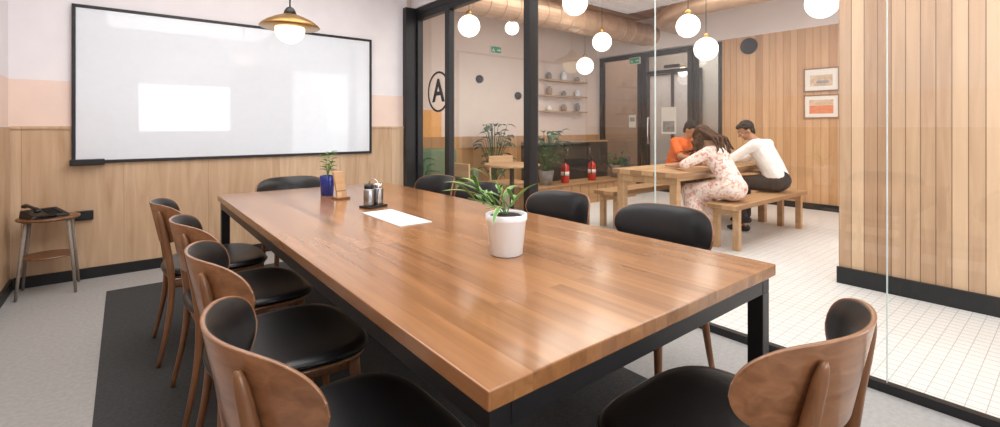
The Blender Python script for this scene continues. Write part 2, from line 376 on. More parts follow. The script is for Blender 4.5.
def make_chair(label):
    t=thing('dining_chair',label,'chair',group='walnut chairs around the conference table')
    s=obj('seat',seat_mesh([(0,.458),(.5,.459),(.85,.460),(.95,.457),(.99,.450),(1,.440),(.99,.430),(.95,.426),(0,.426)]),'leather',t,True)
    b=B(); pts=[]
    n=56
    for i in range(n+1):
        a=2*PI*i/n; c,q=math.cos(a),math.sin(a); e=2/3.0
        x=SX*abs(c)**e*(1 if c>0 else -1); y=SY*abs(q)**e*(1 if q>0 else -1); x*=1+.10*(y/SY)
        pts.append((x,y,.440+.014*(x/SX)**2))
    tube(b,pts,.004,6,ref=(0,0,1)); obj('piping',b,'leather',s,True)
    obj('seat_base',seat_mesh([(0,.4258),(.93,.4258),(.97,.420),(.95,.412),(0,.410)]),'plyx',t,True)
    bs=obj('backrest',shell_mesh(.009,0,1,1),'plyx',t,True)
    obj('back_pad',shell_mesh(.0095,.0092,.985,.97,.018),'leather',bs,True)
    for q in (-1,1):
        b=B()
        P=smoothpath([(q*.215,-.275,0),(q*.20,-.232,.22),(q*.185,-.218,.40),(q*.172,-.234,.56),(q*.160,-.258,.70),(q*.155,-.272,.772)],5)
        k=len(P)-1
        R=[.012+.009*math.sin(PI*min(1,(i/k)*1.15)*.75) if i/k<.8 else .0185-.012*((i/k-.8)/.2)**2 for i in range(k+1)]
        tube(b,P,R,12,1.0,.8); obj('leg',b,'walnut',t,True)
        b=B(); P=smoothpath([(q*.225,.215,0),(q*.205,.19,.22),(q*.19,.17,.411)],5); k=len(P)-1
        tube(b,P,[.011+.010*i/k for i in range(k+1)],12); obj('leg',b,'walnut',t,True)
        b=B(); tube(b,[(q*.185,-.218,.39),(q*.188,0,.393),(q*.19,.17,.39)],[.012,.015,.012],10,.6,1.3); obj('side_rail',b,'walnut',t,True)
    for y in (-.218,.17):
        b=B(); tube(b,[(-.185,y,.39),(0,y,.393),(.185,y,.39)],[.012,.015,.012],10,.6,1.3,ref=(0,1,0)); obj('cross_rail',b,'walnut',t,True)
    return t
CZ=.0065
ch=make_chair('walnut chair with black pad on the left side of the table, nearest the camera')
ch.location=(.425,1.10,CZ); ch.rotation_euler=(0,0,-PI/2+.02)
L='walnut chair with black pad on the left side of the table, '
RR='black-padded walnut chair on the glass side of the table, '
for loc,rz,lab in [((.455,1.78,CZ),-PI/2-.03,L+'second from the camera'),((.455,2.44,CZ),-PI/2+.02,L+'third from the camera'),((.41,3.12,CZ),-PI/2,L+'farthest from the camera'),
    ((1.89,1.30,CZ),PI/2+.02,RR+'nearest the camera'),((1.86,1.99,CZ),PI/2-.03,RR+'second from the camera'),((1.78,2.68,CZ),PI/2,RR+'third from the camera'),((1.78,3.28,CZ),PI/2+.03,RR+'farthest from the camera'),
    ((1.16,.57,CZ),.0,'walnut chair at the near short end of the table, seen from behind'),((1.04,3.74,CZ),PI,'black-padded chair at the far head of the table below the whiteboard')]:
    dup(ch,loc,rz,lab)
# ------------------------------------------------------------------ plants
def leaf(bm,base,ang,length,width,lift,droop,mi=(0,1),n=9,twist=0):
    base=Vector(base); d=Vector((math.cos(ang),math.sin(ang),0)); s=Vector((-math.sin(ang),math.cos(ang),0))
    rows=[]
    for i in range(n+1):
        t=i/n
        p=base+d*(length*t*math.cos(lift)*(1))+s*(twist*length*t*t)+Vector((0,0,length*(t*math.sin(lift)-droop*t*t)))
        w=width*(math.sin(PI*min(1,t*.92+.06))**.8)*.5
        if i==n: w=.0008
        row=[]
        for k,q in enumerate((-1,-.70,0,.70,1)):
            row.append(bm.verts.new(p+s*(q*w)+Vector((0,0,abs(q)*w*.35))))
        rows.append(row)
    for a,c in zip(rows,rows[1:]):
        for k in range(4):
            f=bm.faces.new((a[k],a[k+1],c[k+1],c[k])); f.material_index=mi[0] if k in (1,2) else mi[1]
t=thing('potted_plant','variegated strap-leaved plant in a white ceramic pot on the conference table','plant',(1.08,1.31,.7505))
p=obj('pot',(lambda b:(lathe(b,[(0,0),(.052,0),(.058,.004),(.071,.122),(.0735,.124),(.0755,.128),(.0755,.146),(.0735,.148),(.070,.147),(.068,.141),(.067,.135),(0,.135)],n=48),b)[1])(B()),'ceramic',t,True)
b=B(); lathe(b,[(0,.1355),(.066,.1355),(.05,.143),(0,.146)],n=24); obj('soil',b,'soil',t,True)
st=B(); b=B(); rp=random.Random(5)
shoots=[((-.075,.085,.235),2.45,6),((-.02,.045,.265),2.0,5),((.03,-.015,.195),-.5,4),((-.02,.0,.18),3.3,2),((-.10,.10,.20),2.6,3)]
for (tip,dirn,nl) in shoots:
    tp=Vector(tip); tube(st,smoothpath([(0,0,.135),(tp.x*.35,tp.y*.35,.13+(tp.z-.13)*.65),tuple(tp)],4),.0026,6)
    for k in range(nl):
        f=k/nl; p0=Vector((0,0,.145)).lerp(tp,.35+.65*f)
        an=dirn+(rp.uniform(-1.2,1.2) if k%3 else rp.uniform(-3,3))
        leaf(b,p0,an,rp.uniform(.10,.155),rp.uniform(.018,.026),rp.uniform(.3,1.0),rp.uniform(.2,.55),twist=rp.uniform(-.3,.3))
for an,l,li,dr in ((2.45,.20,.7,.35),(2.7,.18,.45,.25),(2.2,.18,1.0,.45)):
    leaf(b,(-.05,.055,.20),an,l,.025,li,dr,n=12,twist=.1)
obj('leaves',b,['leaf','leafpale'],t,True); obj('stem',st,'leaf',t,True)
t=thing('vase_plant','small leafy sprig in a cobalt blue glass tumbler on the far part of the table','plant',(1.07,3.20,.7505))
b=B(); lathe(b,[(0,0),(.038,0),(.041,.004),(.048,.13),(.047,.132),(.044,.13),(.042,.11),(0,.11)],n=32); obj('vase',b,'cobalt',t,True)
b=B()
for i in range(6):
    a=i*1.05; tube(b,smoothpath([(0,0,.11),(.01*math.cos(a)+.008,.01*math.sin(a),.17),(.03*math.cos(a)+.015,.03*math.sin(a),.21+.015*(i%3))],3),.002,6)
obj('stem',b,'leaf',t,True)
b=B()
for i in range(22):
    a=i*2.4; z=.16+.006*i; r=.010+.018*((i*7)%5)/5
    leaf(b,(r*math.cos(a)+.012,r*math.sin(a),z),a,.050,.032,.35+.04*(i%5),.25,(0,0),5)
obj('leaves',b,'leaf',t,True)
t=thing('card_stand','small tilted wooden stand beside the blue tumbler on the table','stand',(1.085,2.97,.7505),.25)
b=B(); v=[(-.035,-.012,.012),(.035,-.012,.012),(.035,.035,.17),(-.035,.035,.17)]
vv=[b.verts.new(q) for q in v]+[b.verts.new((q[0],q[1]+.016,q[2]+.003)) for q in v]
for f in ((0,1,2,3),(7,6,5,4),(0,4,5,1),(1,5,6,2),(2,6,7,3),(3,7,4,0)): b.faces.new([vv[i] for i in f])
obj('panel',b,'pine',t)
box('foot','walnut',(-.045,.045,-.03,.045,0,.0125),t,.002)
t=thing('desk_caddy','wire-handled caddy holding two silvery metal containers beside the cable flap','caddy',(1.12,2.56,.7505),.3)
box('tray','blackplastic',(-.068,.068,-.045,.045,0,.012),t,.004)
b=B(); tube(b,smoothpath([(-.0,-.042,.01),(-.0,-.042,.12),(0,-.02,.155),(0,.02,.155),(0,.042,.12),(0,.042,.01)],6),.003,8,ref=(1,0,0)); obj('handle',b,'chrome',t,True)
for x in (-.033,.033):
    b=B(); lathe(b,[(0,.0121),(.029,.0121),(.030,.02),(.030,.10),(.026,.11),(.0,.11)],(x,0,0),24); c=obj('container',b,'darkmetal',t,True)
    b=B(); lathe(b,[(0,.1102),(.027,.1102),(.027,.128),(.02,.134),(0,.135)],(x,0,0),24); obj('lid',b,'chrome' if x>0 else 'blackplastic',c,True)
# ------------------------------------------------------------------ stool with telephone
t=thing('side_stool','small round-topped stool with thin grey splayed legs and a lower shelf below the whiteboard','stool',(-.43,4.77,0))
b=B(); lathe(b,[(0,.532),(.16,.532),(.172,.538),(.175,.546),(.172,.553),(.16,.555),(0,.555)],n=40); obj('seat',b,'walnut',t)
for sx in (-1,1):
    for sy in (-1,1):
        b=B(); tube(b,[(sx*.155,sy*.15,.0025),(sx*.135,sy*.125,.27),(sx*.11,sy*.10,.532)],[.009,.011,.012],10); obj('leg',b,'greywood',t,True)
b=B(); lathe(b,[(0,.262),(.145,.262),(.15,.268),(.145,.275),(0,.275)],n=36); obj('shelf',b,'walnut',t)
t=thing('desk_telephone','black desk telephone with its handset and cord on the small stool','telephone',(-.45,4.75,.5553),.5)
b=B(); vv=[b.verts.new(q) for q in [(-.11,-.09,0),(.11,-.09,0),(.11,.09,0),(-.11,.09,0),(-.105,-.085,.02),(.105,-.085,.02),(.105,.085,.055),(-.105,.085,.055)]]
for f in ((3,2,1,0),(4,5,6,7),(0,1,5,4),(1,2,6,5),(2,3,7,6),(3,0,4,7)): b.faces.new([vv[i] for i in f])
bd=obj('body',b,'blackplastic',t,bevel=.006)
b=B(); tube(b,smoothpath([(-.075,-.085,.052),(-.075,-.07,.065),(-.075,0,.08),(-.075,.07,.085),(-.075,.09,.08)],5),[.022]*4+[.019]*4+[.014]*6+[.019]*3+[.022]*4,12,1,.7); obj('handset',b,'blackplastic',t,True)
b=B()
for i in range(4):
    for j in range(3): bx(b,.0+.028*j,.02+.028*j,-.055+.03*i,-.037+.03*i,.028+.006*i,.034+.006*i)
obj('keypad',b,'base',t)
b=B(); tube(b,[(-.08+.10*k/60+.012*math.cos(k*1.3),-.095-.02*math.sin(PI*k/60)+0*k,.014+.010*math.sin(k*1.3)) for k in range(61)],.003,5); obj('cord',b,'blackplastic',t,True)
t=thing('wall_socket_box','small black wall socket box with a grey faceplate on the wood panelling','socket',(-.245,BW-.0145,.47))
box('housing','blackplastic',(-.055,.055,-.03,0,0,.075),t,.005); box('faceplate','base',(-.045,.045,-.034,-.030,.01,.065),t,.001)
# ------------------------------------------------------------------ room pendant
t=thing('pendant_lamp','brass-shaded pendant lamp with an opal globe hanging before the whiteboard','lamp',(1.05,4.03,2.02))
b=B(); lathe(b,[(.222,-.006),(.228,0),(.215,.018),(.175,.048),(.12,.075),(.07,.095),(.045,.105),(.04,.100),(.07,.086),(.12,.066),(.172,.040),(.21,.012)],n=48); obj('shade',b,'brass',t,True)
b=B(); lathe(b,[(0,.16),(.018,.16),(.03,.15),(.042,.13),(.05,.10),(0,.10)],n=32); obj('cap',b,'blackplastic',t,True)
b=B(); R=.113; lathe(b,[(R*math.sin(PI*i/20),-.022-R*math.cos(PI*i/20)) for i in range(21)],n=40); obj('globe',b,'globewarm',t,True)
b=B(); tube(b,[(0,0,.16),(0,0,RC-2.02-.03)],.006,8); obj('rod',b,'blackplastic',t,True)
b=B(); lathe(b,[(0,RC-2.02-.03),(.05,RC-2.02-.03),(.055,RC-2.02),(0,RC-2.02)],n=24); obj('ceiling_rose',b,'blackplastic',t,True)
# ------------------------------------------------------------------ lounge globes
glabs=['first lit globe seen through the framed glass pane left of the thick black post','lit globe lamp hanging nearest above the left part of the lounge','lit globe lamp hanging above the extinguishers in the lounge','lowest lit globe, hanging in front of the shelves at the back of the lounge','lit globe lamp hanging directly above the lounge table','lit globe lamp hanging beyond the seated man, beside the glass door','largest lit globe, at the top near the slatted wall','small lit globe just left of the thick black post, behind the framed pane','small lit globe seen through the glass lounge door, in the hall beyond']
for i,(x,y,z,r) in enumerate([(469,26,6,11),(575,3,5.5,12.5),(602,42,7.3,9.5),(585,66,8.2,8.5),(688,26,5.5,11.5),(706,49,6.2,11.5),(822,3,4.6,15),(512,28,7.6,7),(683,72,9.4,5)]):
    a=(x-500)/F; u=z*(.6255+.78*a); v=z*(.78-.6255*a); h=HC+(127-y)*z/F; R=r*z/F
    t=thing('globe_pendant',glabs[i],'lamp',(u,v,h),0,'globe pendants in the lounge')
    b=B(); lathe(b,[(R*math.sin(PI*k/18),-R*math.cos(PI*k/18)) for k in range(19)],n=32); obj('globe',b,'globe',t,True)
    b=B(); lathe(b,[(0,R*.97),(.035,R*.95),(.035,R+.04),(.01,R+.06),(0,R+.06)],n=20); obj('cap',b,'brass',t,True)
    b=B(); tube(b,[(0,0,R+.06),(0,0,LC-h)],.004,6); obj('cord',b,'blackplastic',t,True)
# ducts
b=B(); tube(b,[(3.4,5.2,2.95),(7.88,5.2,2.95)],.20,24)
for k in range(16): tube(b,[(3.6+.27*k,5.2,2.95),(3.62+.27*k,5.2,2.95)],.21,24)
tag(obj('ventilation_duct',b,'duct'),'large round beige duct crossing under the back of the lounge ceiling','duct')
b=B(); tube(b,smoothpath([(6.7,1.6,3.03),(6.7,3.3,3.03),(6.75,4.0,3.02),(7.1,4.45,3.0),(7.5,4.55,3.0),(7.87,4.55,3.0)],6),.14,20)
tag(obj('ventilation_duct',b,'duct',None,True),'thinner curved beige duct bending toward the glass door','duct')
# black wall speaker, pictures, signs
t=thing('wall_speaker','flat round black disc speaker high on the far wooden wall','speaker',(LU-.0005,3.40,2.52))
b=B(); lathe(b,[(0,0),(.13,0),(.13,.025),(.125,.03),(0,.03)],n=40)
bmesh.ops.rotate(b,verts=b.verts,cent=(0,0,0),matrix=Matrix.Rotation(-PI/2,3,'Y')); obj('body',b,'matblack',t)
b=B(); lathe(b,[(0,.0301),(.105,.0301),(.105,.033),(0,.033)],n=40)
bmesh.ops.rotate(b,verts=b.verts,cent=(0,0,0),matrix=Matrix.Rotation(-PI/2,3,'Y')); obj('grille',b,'matblack',t)
def picture(z0,lab,kind):
    t=thing('framed_picture',lab,'picture',(LU-.0005,2.39,z0)); w,h=.225,.345
    b=B(); f=.018
    bx(b,-.025,0,-w,w,0,f); bx(b,-.025,0,-w,w,h-f,h); bx(b,-.025,0,-w,-w+f,f,h-f); bx(b,-.025,0,w-f,w,f,h-f); obj('frame',b,'frame',t,bevel=.002)
    box('mat','paper',(-.014,-.002,-w+f,w-f,f,h-f),t)
    if kind==0:
        b=B(); bx(b,-.016,-.0145,-.14,.14,.08,.24); obj('print',b,'tanart',t); box('print','greyart',(-.018,-.0165,-.10,.06,.12,.16),t)
    else:
        box('print','orangeart',(-.016,-.0145,-.15,.15,.07,.19),t); box('print','tanart',(-.016,-.0145,-.15,.15,.195,.27),t)
picture(1.725,'upper framed print with a tan drawing on the far wooden wall',0)
picture(1.335,'lower framed print with an orange field on the far wooden wall',1)
for (loc,rz,lab) in [((5.1,LV-.0005,2.5),0,'green exit sign high on the pink wall at the back of the lounge'),((LU-.021,5.55,2.45),-PI/2,'green exit sign above the bronze glass beside the lounge door')]:
    t=thing('exit_sign',lab,'sign',loc,rz)
    box('housing','paper',(-.12,.12,-.03,0,0,.13),t,.003); box('panel','exit',(-.11,.11,-.033,-.030,.01,.12),t)
    b=B(); bx(b,.02,.08,-.036,-.0332,.055,.07); vv=[b.verts.new(q) for q in [(.07,-.0335,.035),(.10,-.0335,.0625),(.07,-.0335,.09)]]; b.faces.new(vv)
    for q in ((-.06,.085,.012),): lathe(b,[(0,0),(.012,0),(.012,.002),(0,.002)],(q[0],-.034,q[1]),12)
    bx(b,-.072,-.05,-.036,-.0332,.045,.08); bx(b,-.085,-.072,-.036,-.0332,.03,.055); bx(b,-.05,-.035,-.036,-.0332,.025,.05); obj('pictogram',b,'paper',t)
# A sign on glass
t=thing('round_logo_sign','black ring sign with a capital letter A on the framed glass pane','sign',(UP-.0055,4.47,1.60),-PI/2)
b=B(); R=.225; n=64
for i in range(n):
    a0,a1=2*PI*i/n,2*PI*(i+1)/n
    q=[(r*math.cos(a),y,r*math.sin(a)) for (r,a,y) in ((R,a0,-.006),(R,a1,-.006),(R-.022,a1,-.006),(R-.022,a0,-.006))]
    q2=[(x,-.001,z) for x,y,z in q]
    v1=[b.verts.new(x) for x in q]; v2=[b.verts.new(x) for x in q2]
    b.faces.new(v1); b.faces.new(v2[::-1]); b.faces.new((v1[0],v2[0],v2[1],v1[1])); b.faces.new((v1[2],v2[2],v2[3],v1[3]))
obj('ring',b,'blackframe',t)
tx=bpy.data.curves.new('t','FONT'); tx.body='A'; tx.size=.36; tx.align_x='CENTER'; tx.align_y='CENTER'; tx.extrude=.0025; tx.offset=.006
to=bpy.data.objects.new('t',tx); COL.objects.link(to); bpy.context.view_layer.update()
me=bpy.data.meshes.new_from_object(to.evaluated_get(bpy.context.evaluated_depsgraph_get())); bpy.data.objects.remove(to)
me.transform(Matrix.Translation((0,-.0035,0))@Matrix.Rotation(PI/2,4,'X')); me.materials.clear(); me.materials.append(M['blackframe'])
lo=bpy.data.objects.new('letter',me); COL.objects.link(lo); lo.parent=t
# posters on glass
t=thing('poster','white notice with a dark lower half on the lounge glass door','poster',(LU+.0185,4.85,1.08),-PI/2)
box('sheet','paper',(-.15,.15,-.004,0,0,.5),t); box('photo_print','greyart',(-.12,.12,-.006,-.0042,.04,.24),t)
t=thing('notice','small white notice on the bronze glass beside the lounge door','poster',(LU+.0185,5.65,1.2),-PI/2)
box('sheet','paper',(-.08,.08,-.004,0,0,.25),t); box('printed_lines','greyart',(-.06,.06,-.006,-.0042,.12,.2),t)
# ------------------------------------------------------------------ lounge furniture
def bench(loc,label,Lb=1.85,Wb=.30):
    t=thing('wooden_bench',label,'bench',loc)
    box('seat','pine',(0,Lb,0,Wb,.405,.45),t,.004)
    for x in (.10,Lb-.16):
        for y in (.02,Wb-.08): box('leg','pine',(x,x+.06,y,y+.06,0,.345),t,.003)
        box('cross_bar','pine',(x,x+.06,.02,Wb-.02,.345,.405),t,.003)
    box('stretcher','pine',(.16,Lb-.16,Wb/2-.02,Wb/2+.02,.355,.40),t,.003)
    return t
bench((4.55,2.08,0),'pale wooden bench that the two people with their backs turned sit on')
bench((4.45,3.44,0),'pale wooden bench behind the lounge table, under the person in orange')
t=thing('lounge_table','solid pale wooden communal table where the three people sit','table',(4.25,2.5,0))
box('tabletop','pine',(0,2.2,0,.8,.70,.75),t,.004)
for x in (.04,2.08):
    for y in (.04,.68): box('leg','pine',(x,x+.08,y,y+.08,0,.62),t,.003)
    box('apron','pine',(x+.01,x+.07,.04,.76,.62,.70),t,.002)
for y in (.05,.71): box('apron','pine',(.10,2.10,y,y+.04,.66,.70),t,.002)
t=thing('wooden_platform','long low wooden plinth at the back of the lounge, carrying plants and extinguishers','plinth',(4.5,4.9,0))
box('top','pine',(0,2.5,0,.5,.30,.33),t,.004)
b=B()
for k in range(12): bx(b,.02+.207*k,.02+.207*k+.195,.02,.48,0,.30)
obj('body',b,'pine',t)
t=thing('low_cabinet','dark low cabinet against the back wall of the lounge, below the shelves','cabinet',(5.7,6.02,0))
box('body','darkcab',(0,1.9,0,.46,.06,.92),t,.003); box('top','pine',(-.01,1.91,-.015,.46,.92,.95),t,.003); box('plinth','matblack',(.03,1.87,.03,.44,0,.06),t)
for k in range(3):
    dr=box('door','darkcab',(.02+.625*k,.02+.625*k+.61,-.02,-.001,.08,.90),t,.003)
    b=B(); tube(b,[(.08+.625*k,-.035,.70),(.08+.625*k,-.035,.84)],.006,8); obj('handle',b,'chrome',dr,True)
def extinguisher(u,v,z,lab):
    t=thing('fire_extinguisher',lab,'fire extinguisher',(u,v,z),.6,'extinguishers on the lounge plinth')
    b=B(); lathe(b,[(0,0),(.06,0),(.065,.01),(.065,.24),(.055,.28),(.025,.30),(.02,.32),(0,.32)],n=24); obj('cylinder',b,'red',t,True)
    b=B(); bx(b,-.015,.015,-.015,.015,.32,.35); bx(b,-.01,.09,-.01,.01,.35,.36); bx(b,-.01,.085,-.01,.01,.375,.385); obj('valve',b,'blackplastic',t)
    b=B(); tube(b,smoothpath([(-.015,0,.335),(-.07,0,.32),(-.085,0,.22),(-.078,0,.1)],5),.008,8); obj('hose',b,'blackplastic',t,True)
    b=B(); lathe(b,[(.0655,.12),(.0658,.12),(.0658,.18),(.0655,.18)],n=24); obj('label_band',b,'paper',t,True)
extinguisher(5.42,5.12,.3303,'left of the two red extinguishers, beside the potted foliage')
extinguisher(6.06,5.12,.3303,'right of the two red extinguishers, toward the glass door')
def bushy(loc,lab,h,r,n,seed,potm='greyart'):
    random.seed(seed)
    t=thing('potted_foliage',lab,'plant',loc)
    b=B(); lathe(b,[(0,0),(.09,0),(.12,.2),(.125,.22),(.11,.22),(.105,.19),(0,.19)],n=24); obj('pot',b,potm,t,True)
    s=B(); l=B()
    for i in range(n):
        a=random.uniform(0,2*PI); zz=random.uniform(.35,1)*h; rr=r*random.uniform(.2,1)*(1-.3*abs(zz/h-.6))
        p=(rr*math.cos(a)*.8,rr*math.sin(a)*.8,zz); tube(s,smoothpath([(0,0,.18),(p[0]*.3,p[1]*.3,zz*.6),p],4),.005,5)
        leaf(l,p,a+random.uniform(-.6,.6),random.uniform(.12,.22),random.uniform(.06,.11),random.uniform(0,.9),.5,(0,0),6)
    obj('stem',s,'leafdark',t,True); obj('leaves',l,'leafdark',t,True)
bushy((5.02,5.14,.3303),'dark leafy plant on the plinth, just right of the thick black post',.82,.34,64,3)
bushy((6.75,5.14,.3303),'low dark leafy plant at the far end of the plinth',.42,.22,26,5)
bushy((4.70,6.02,.0),'tall leafy floor plant against the wood panelling behind the round table',1.25,.34,60,8,'clay')
bushy((3.05,5.45,.0),'leafy floor plant beside the green armchair',.85,.20,30,9,'clay')
for i,(z,lab) in enumerate([(1.52,'lowest'),(1.82,'middle'),(2.12,'highest')]):
    s=box('wall_shelf','pine',(6.15,7.35,LV-.18,LV-.0005,z-.03,z),None,.003); tag(s,lab+' of the three wooden shelves on the wall at the back of the lounge','shelf','lounge wall shelves')
for i,(z,nm_) in enumerate([(1.52,'lowest shelf'),(1.82,'middle shelf'),(2.12,'highest shelf')]):
    for j in range(3):
        m_=['ceramic','clay','greyart'][(j+i)%3]; nme=['white jar','clay jar','grey jar'][(j+i)%3]; pos=['left end','middle','right end'][j]
        b=B(); r=.05+.012*((i+j)%2); hh=.08+.035*((i*2+j)%3)
        lathe(b,[(0,0),(r*.8,0),(r,hh*.4),(r*.9,hh*.8),(r*.5,hh),(r*.55,hh+.02),(0,hh+.02)],n=20)
        o=obj('jar',b,m_,None,True); o.location=(6.35+.4*j,LV-.09,z+.0003); tag(o,nme+' on the '+pos+' of the '+nm_+' in the lounge','jar')
t=thing('armchair','green upholstered armchair behind the pane with the letter sign','armchair',(3.62,5.90,0),PI*.92)
b=B(); bx(b,-.36,.36,-.34,.34,.14,.40); obj('seat_cushion',b,'greenfab',t,bevel=.05,seg=4)
b=B(); bx(b,-.36,.36,-.46,-.30,.16,.88); obj('backrest',b,'greenfab',t,bevel=.06,seg=4)
for s in (-1,1):
    b=B(); bx(b,min(s*.37,s*.48),max(s*.37,s*.48),-.42,.34,.14,.60); obj('armrest',b,'greenfab',t,bevel=.04,seg=4)
    for y in (-.36,.26):
        b=B(); tube(b,[(s*.38,y,.002),(s*.36,y,.16)],[.014,.02],8); obj('leg',b,'walnut',t,True)
t=thing('round_table','small round pale wooden table behind the framed glass panes','table',(3.80,4.50,0))
b=B(); lathe(b,[(0,.72),(.34,.72),(.35,.73),(.35,.745),(.34,.75),(0,.75)],n=40); obj('tabletop',b,'pine',t)
b=B(); tube(b,[(0,0,.03),(0,0,.72)],.03,16); obj('column',b,'blackplastic',t,True)
b=B(); lathe(b,[(0,0),(.24,0),(.24,.012),(.05,.03),(0,.03)],n=32); obj('foot',b,'blackplastic',t,True)
def shellchair(loc,rz,lab):
    t=thing('side_chair',lab,'chair',loc,rz,'side chairs by the round table')
    b=B(); bx(b,-.21,.21,-.2,.21,.43,.46); obj('seat',b,'pine',t,bevel=.012,seg=3)
    b=B(); bx(b,-.20,.20,-.235,-.21,.64,.80); obj('backrest',b,'pine',t,bevel=.01,seg=3)
    for sx in (-1,1):
        b=B(); tube(b,[(sx*.19,-.23,.002),(sx*.18,-.20,.44),(sx*.18,-.222,.80)],[.012,.013,.010],8); obj('leg',b,'pine',t,True)
        b=B(); tube(b,[(sx*.19,.2,.002),(sx*.18,.18,.44)],[.012,.013],8); obj('leg',b,'pine',t,True)
shellchair((4.18,5.02,0),PI*.95,'pale wooden side chair behind the small round table')
shellchair((3.20,4.45,0),-PI/2,'pale wooden side chair left of the small round table')
for x,h,lab in ((4.75,2.03,'left black round lamp on the pink wall at the back'),(5.62,1.78,'right black round lamp on the pink wall, near the thick post')):
    t=thing('wall_lamp',lab,'lamp',(x,LV-.0005,h))
    b=B(); lathe(b,[(0,0),(.07,0),(.07,.03),(.055,.06),(0,.065)],n=24); bmesh.ops.rotate(b,verts=b.verts,cent=(0,0,0),matrix=Matrix.Rotation(PI/2,3,'X')); obj('body',b,'blackplastic',t,True)
# ------------------------------------------------------------------ people
def ell(bm,c,r,rot=None,n=16):
    mt=Matrix.Translation(c)@(rot.to_4x4() if rot else Matrix())@Matrix.Diagonal((*r,1))
    bmesh.ops.create_uvsphere(bm,u_segments=n,v_segments=n-4,radius=1,matrix=mt)
def cap(bm,p0,r0,p1,r1,n=14):
    p0=Vector(p0);p1=Vector(p1); ell(bm,p0,(r0,)*3,n=n); ell(bm,p1,(r1,)*3,n=n)
    tube(bm,[p0,p0.lerp(p1,.5),p1],[r0,(r0+r1)/2,r1],n)
def blob(name,bm,m,parent,voxel=.009,sm=4):
    bmesh.ops.recalc_face_normals(bm,faces=bm.faces[:])
    me=bpy.data.meshes.new('tmp'); bm.to_mesh(me); bm.free(); o=bpy.data.objects.new('tmp',me); COL.objects.link(o)
    r=o.modifiers.new('r','REMESH'); r.mode='VOXEL'; r.voxel_size=voxel; r.use_smooth_shade=True
    s=o.modifiers.new('s','SMOOTH'); s.iterations=sm; s.factor=.5
    bpy.context.view_layer.update()
    m2=bpy.data.meshes.new_from_object(o.evaluated_get(bpy.context.evaluated_depsgraph_get())); bpy.data.objects.remove(o)
    m2.materials.clear(); m2.materials.append(M[m])
    for p in m2.polygons: p.use_smooth=True
    x=bpy.data.objects.new(name,m2); COL.objects.link(x); x.parent=parent; return x
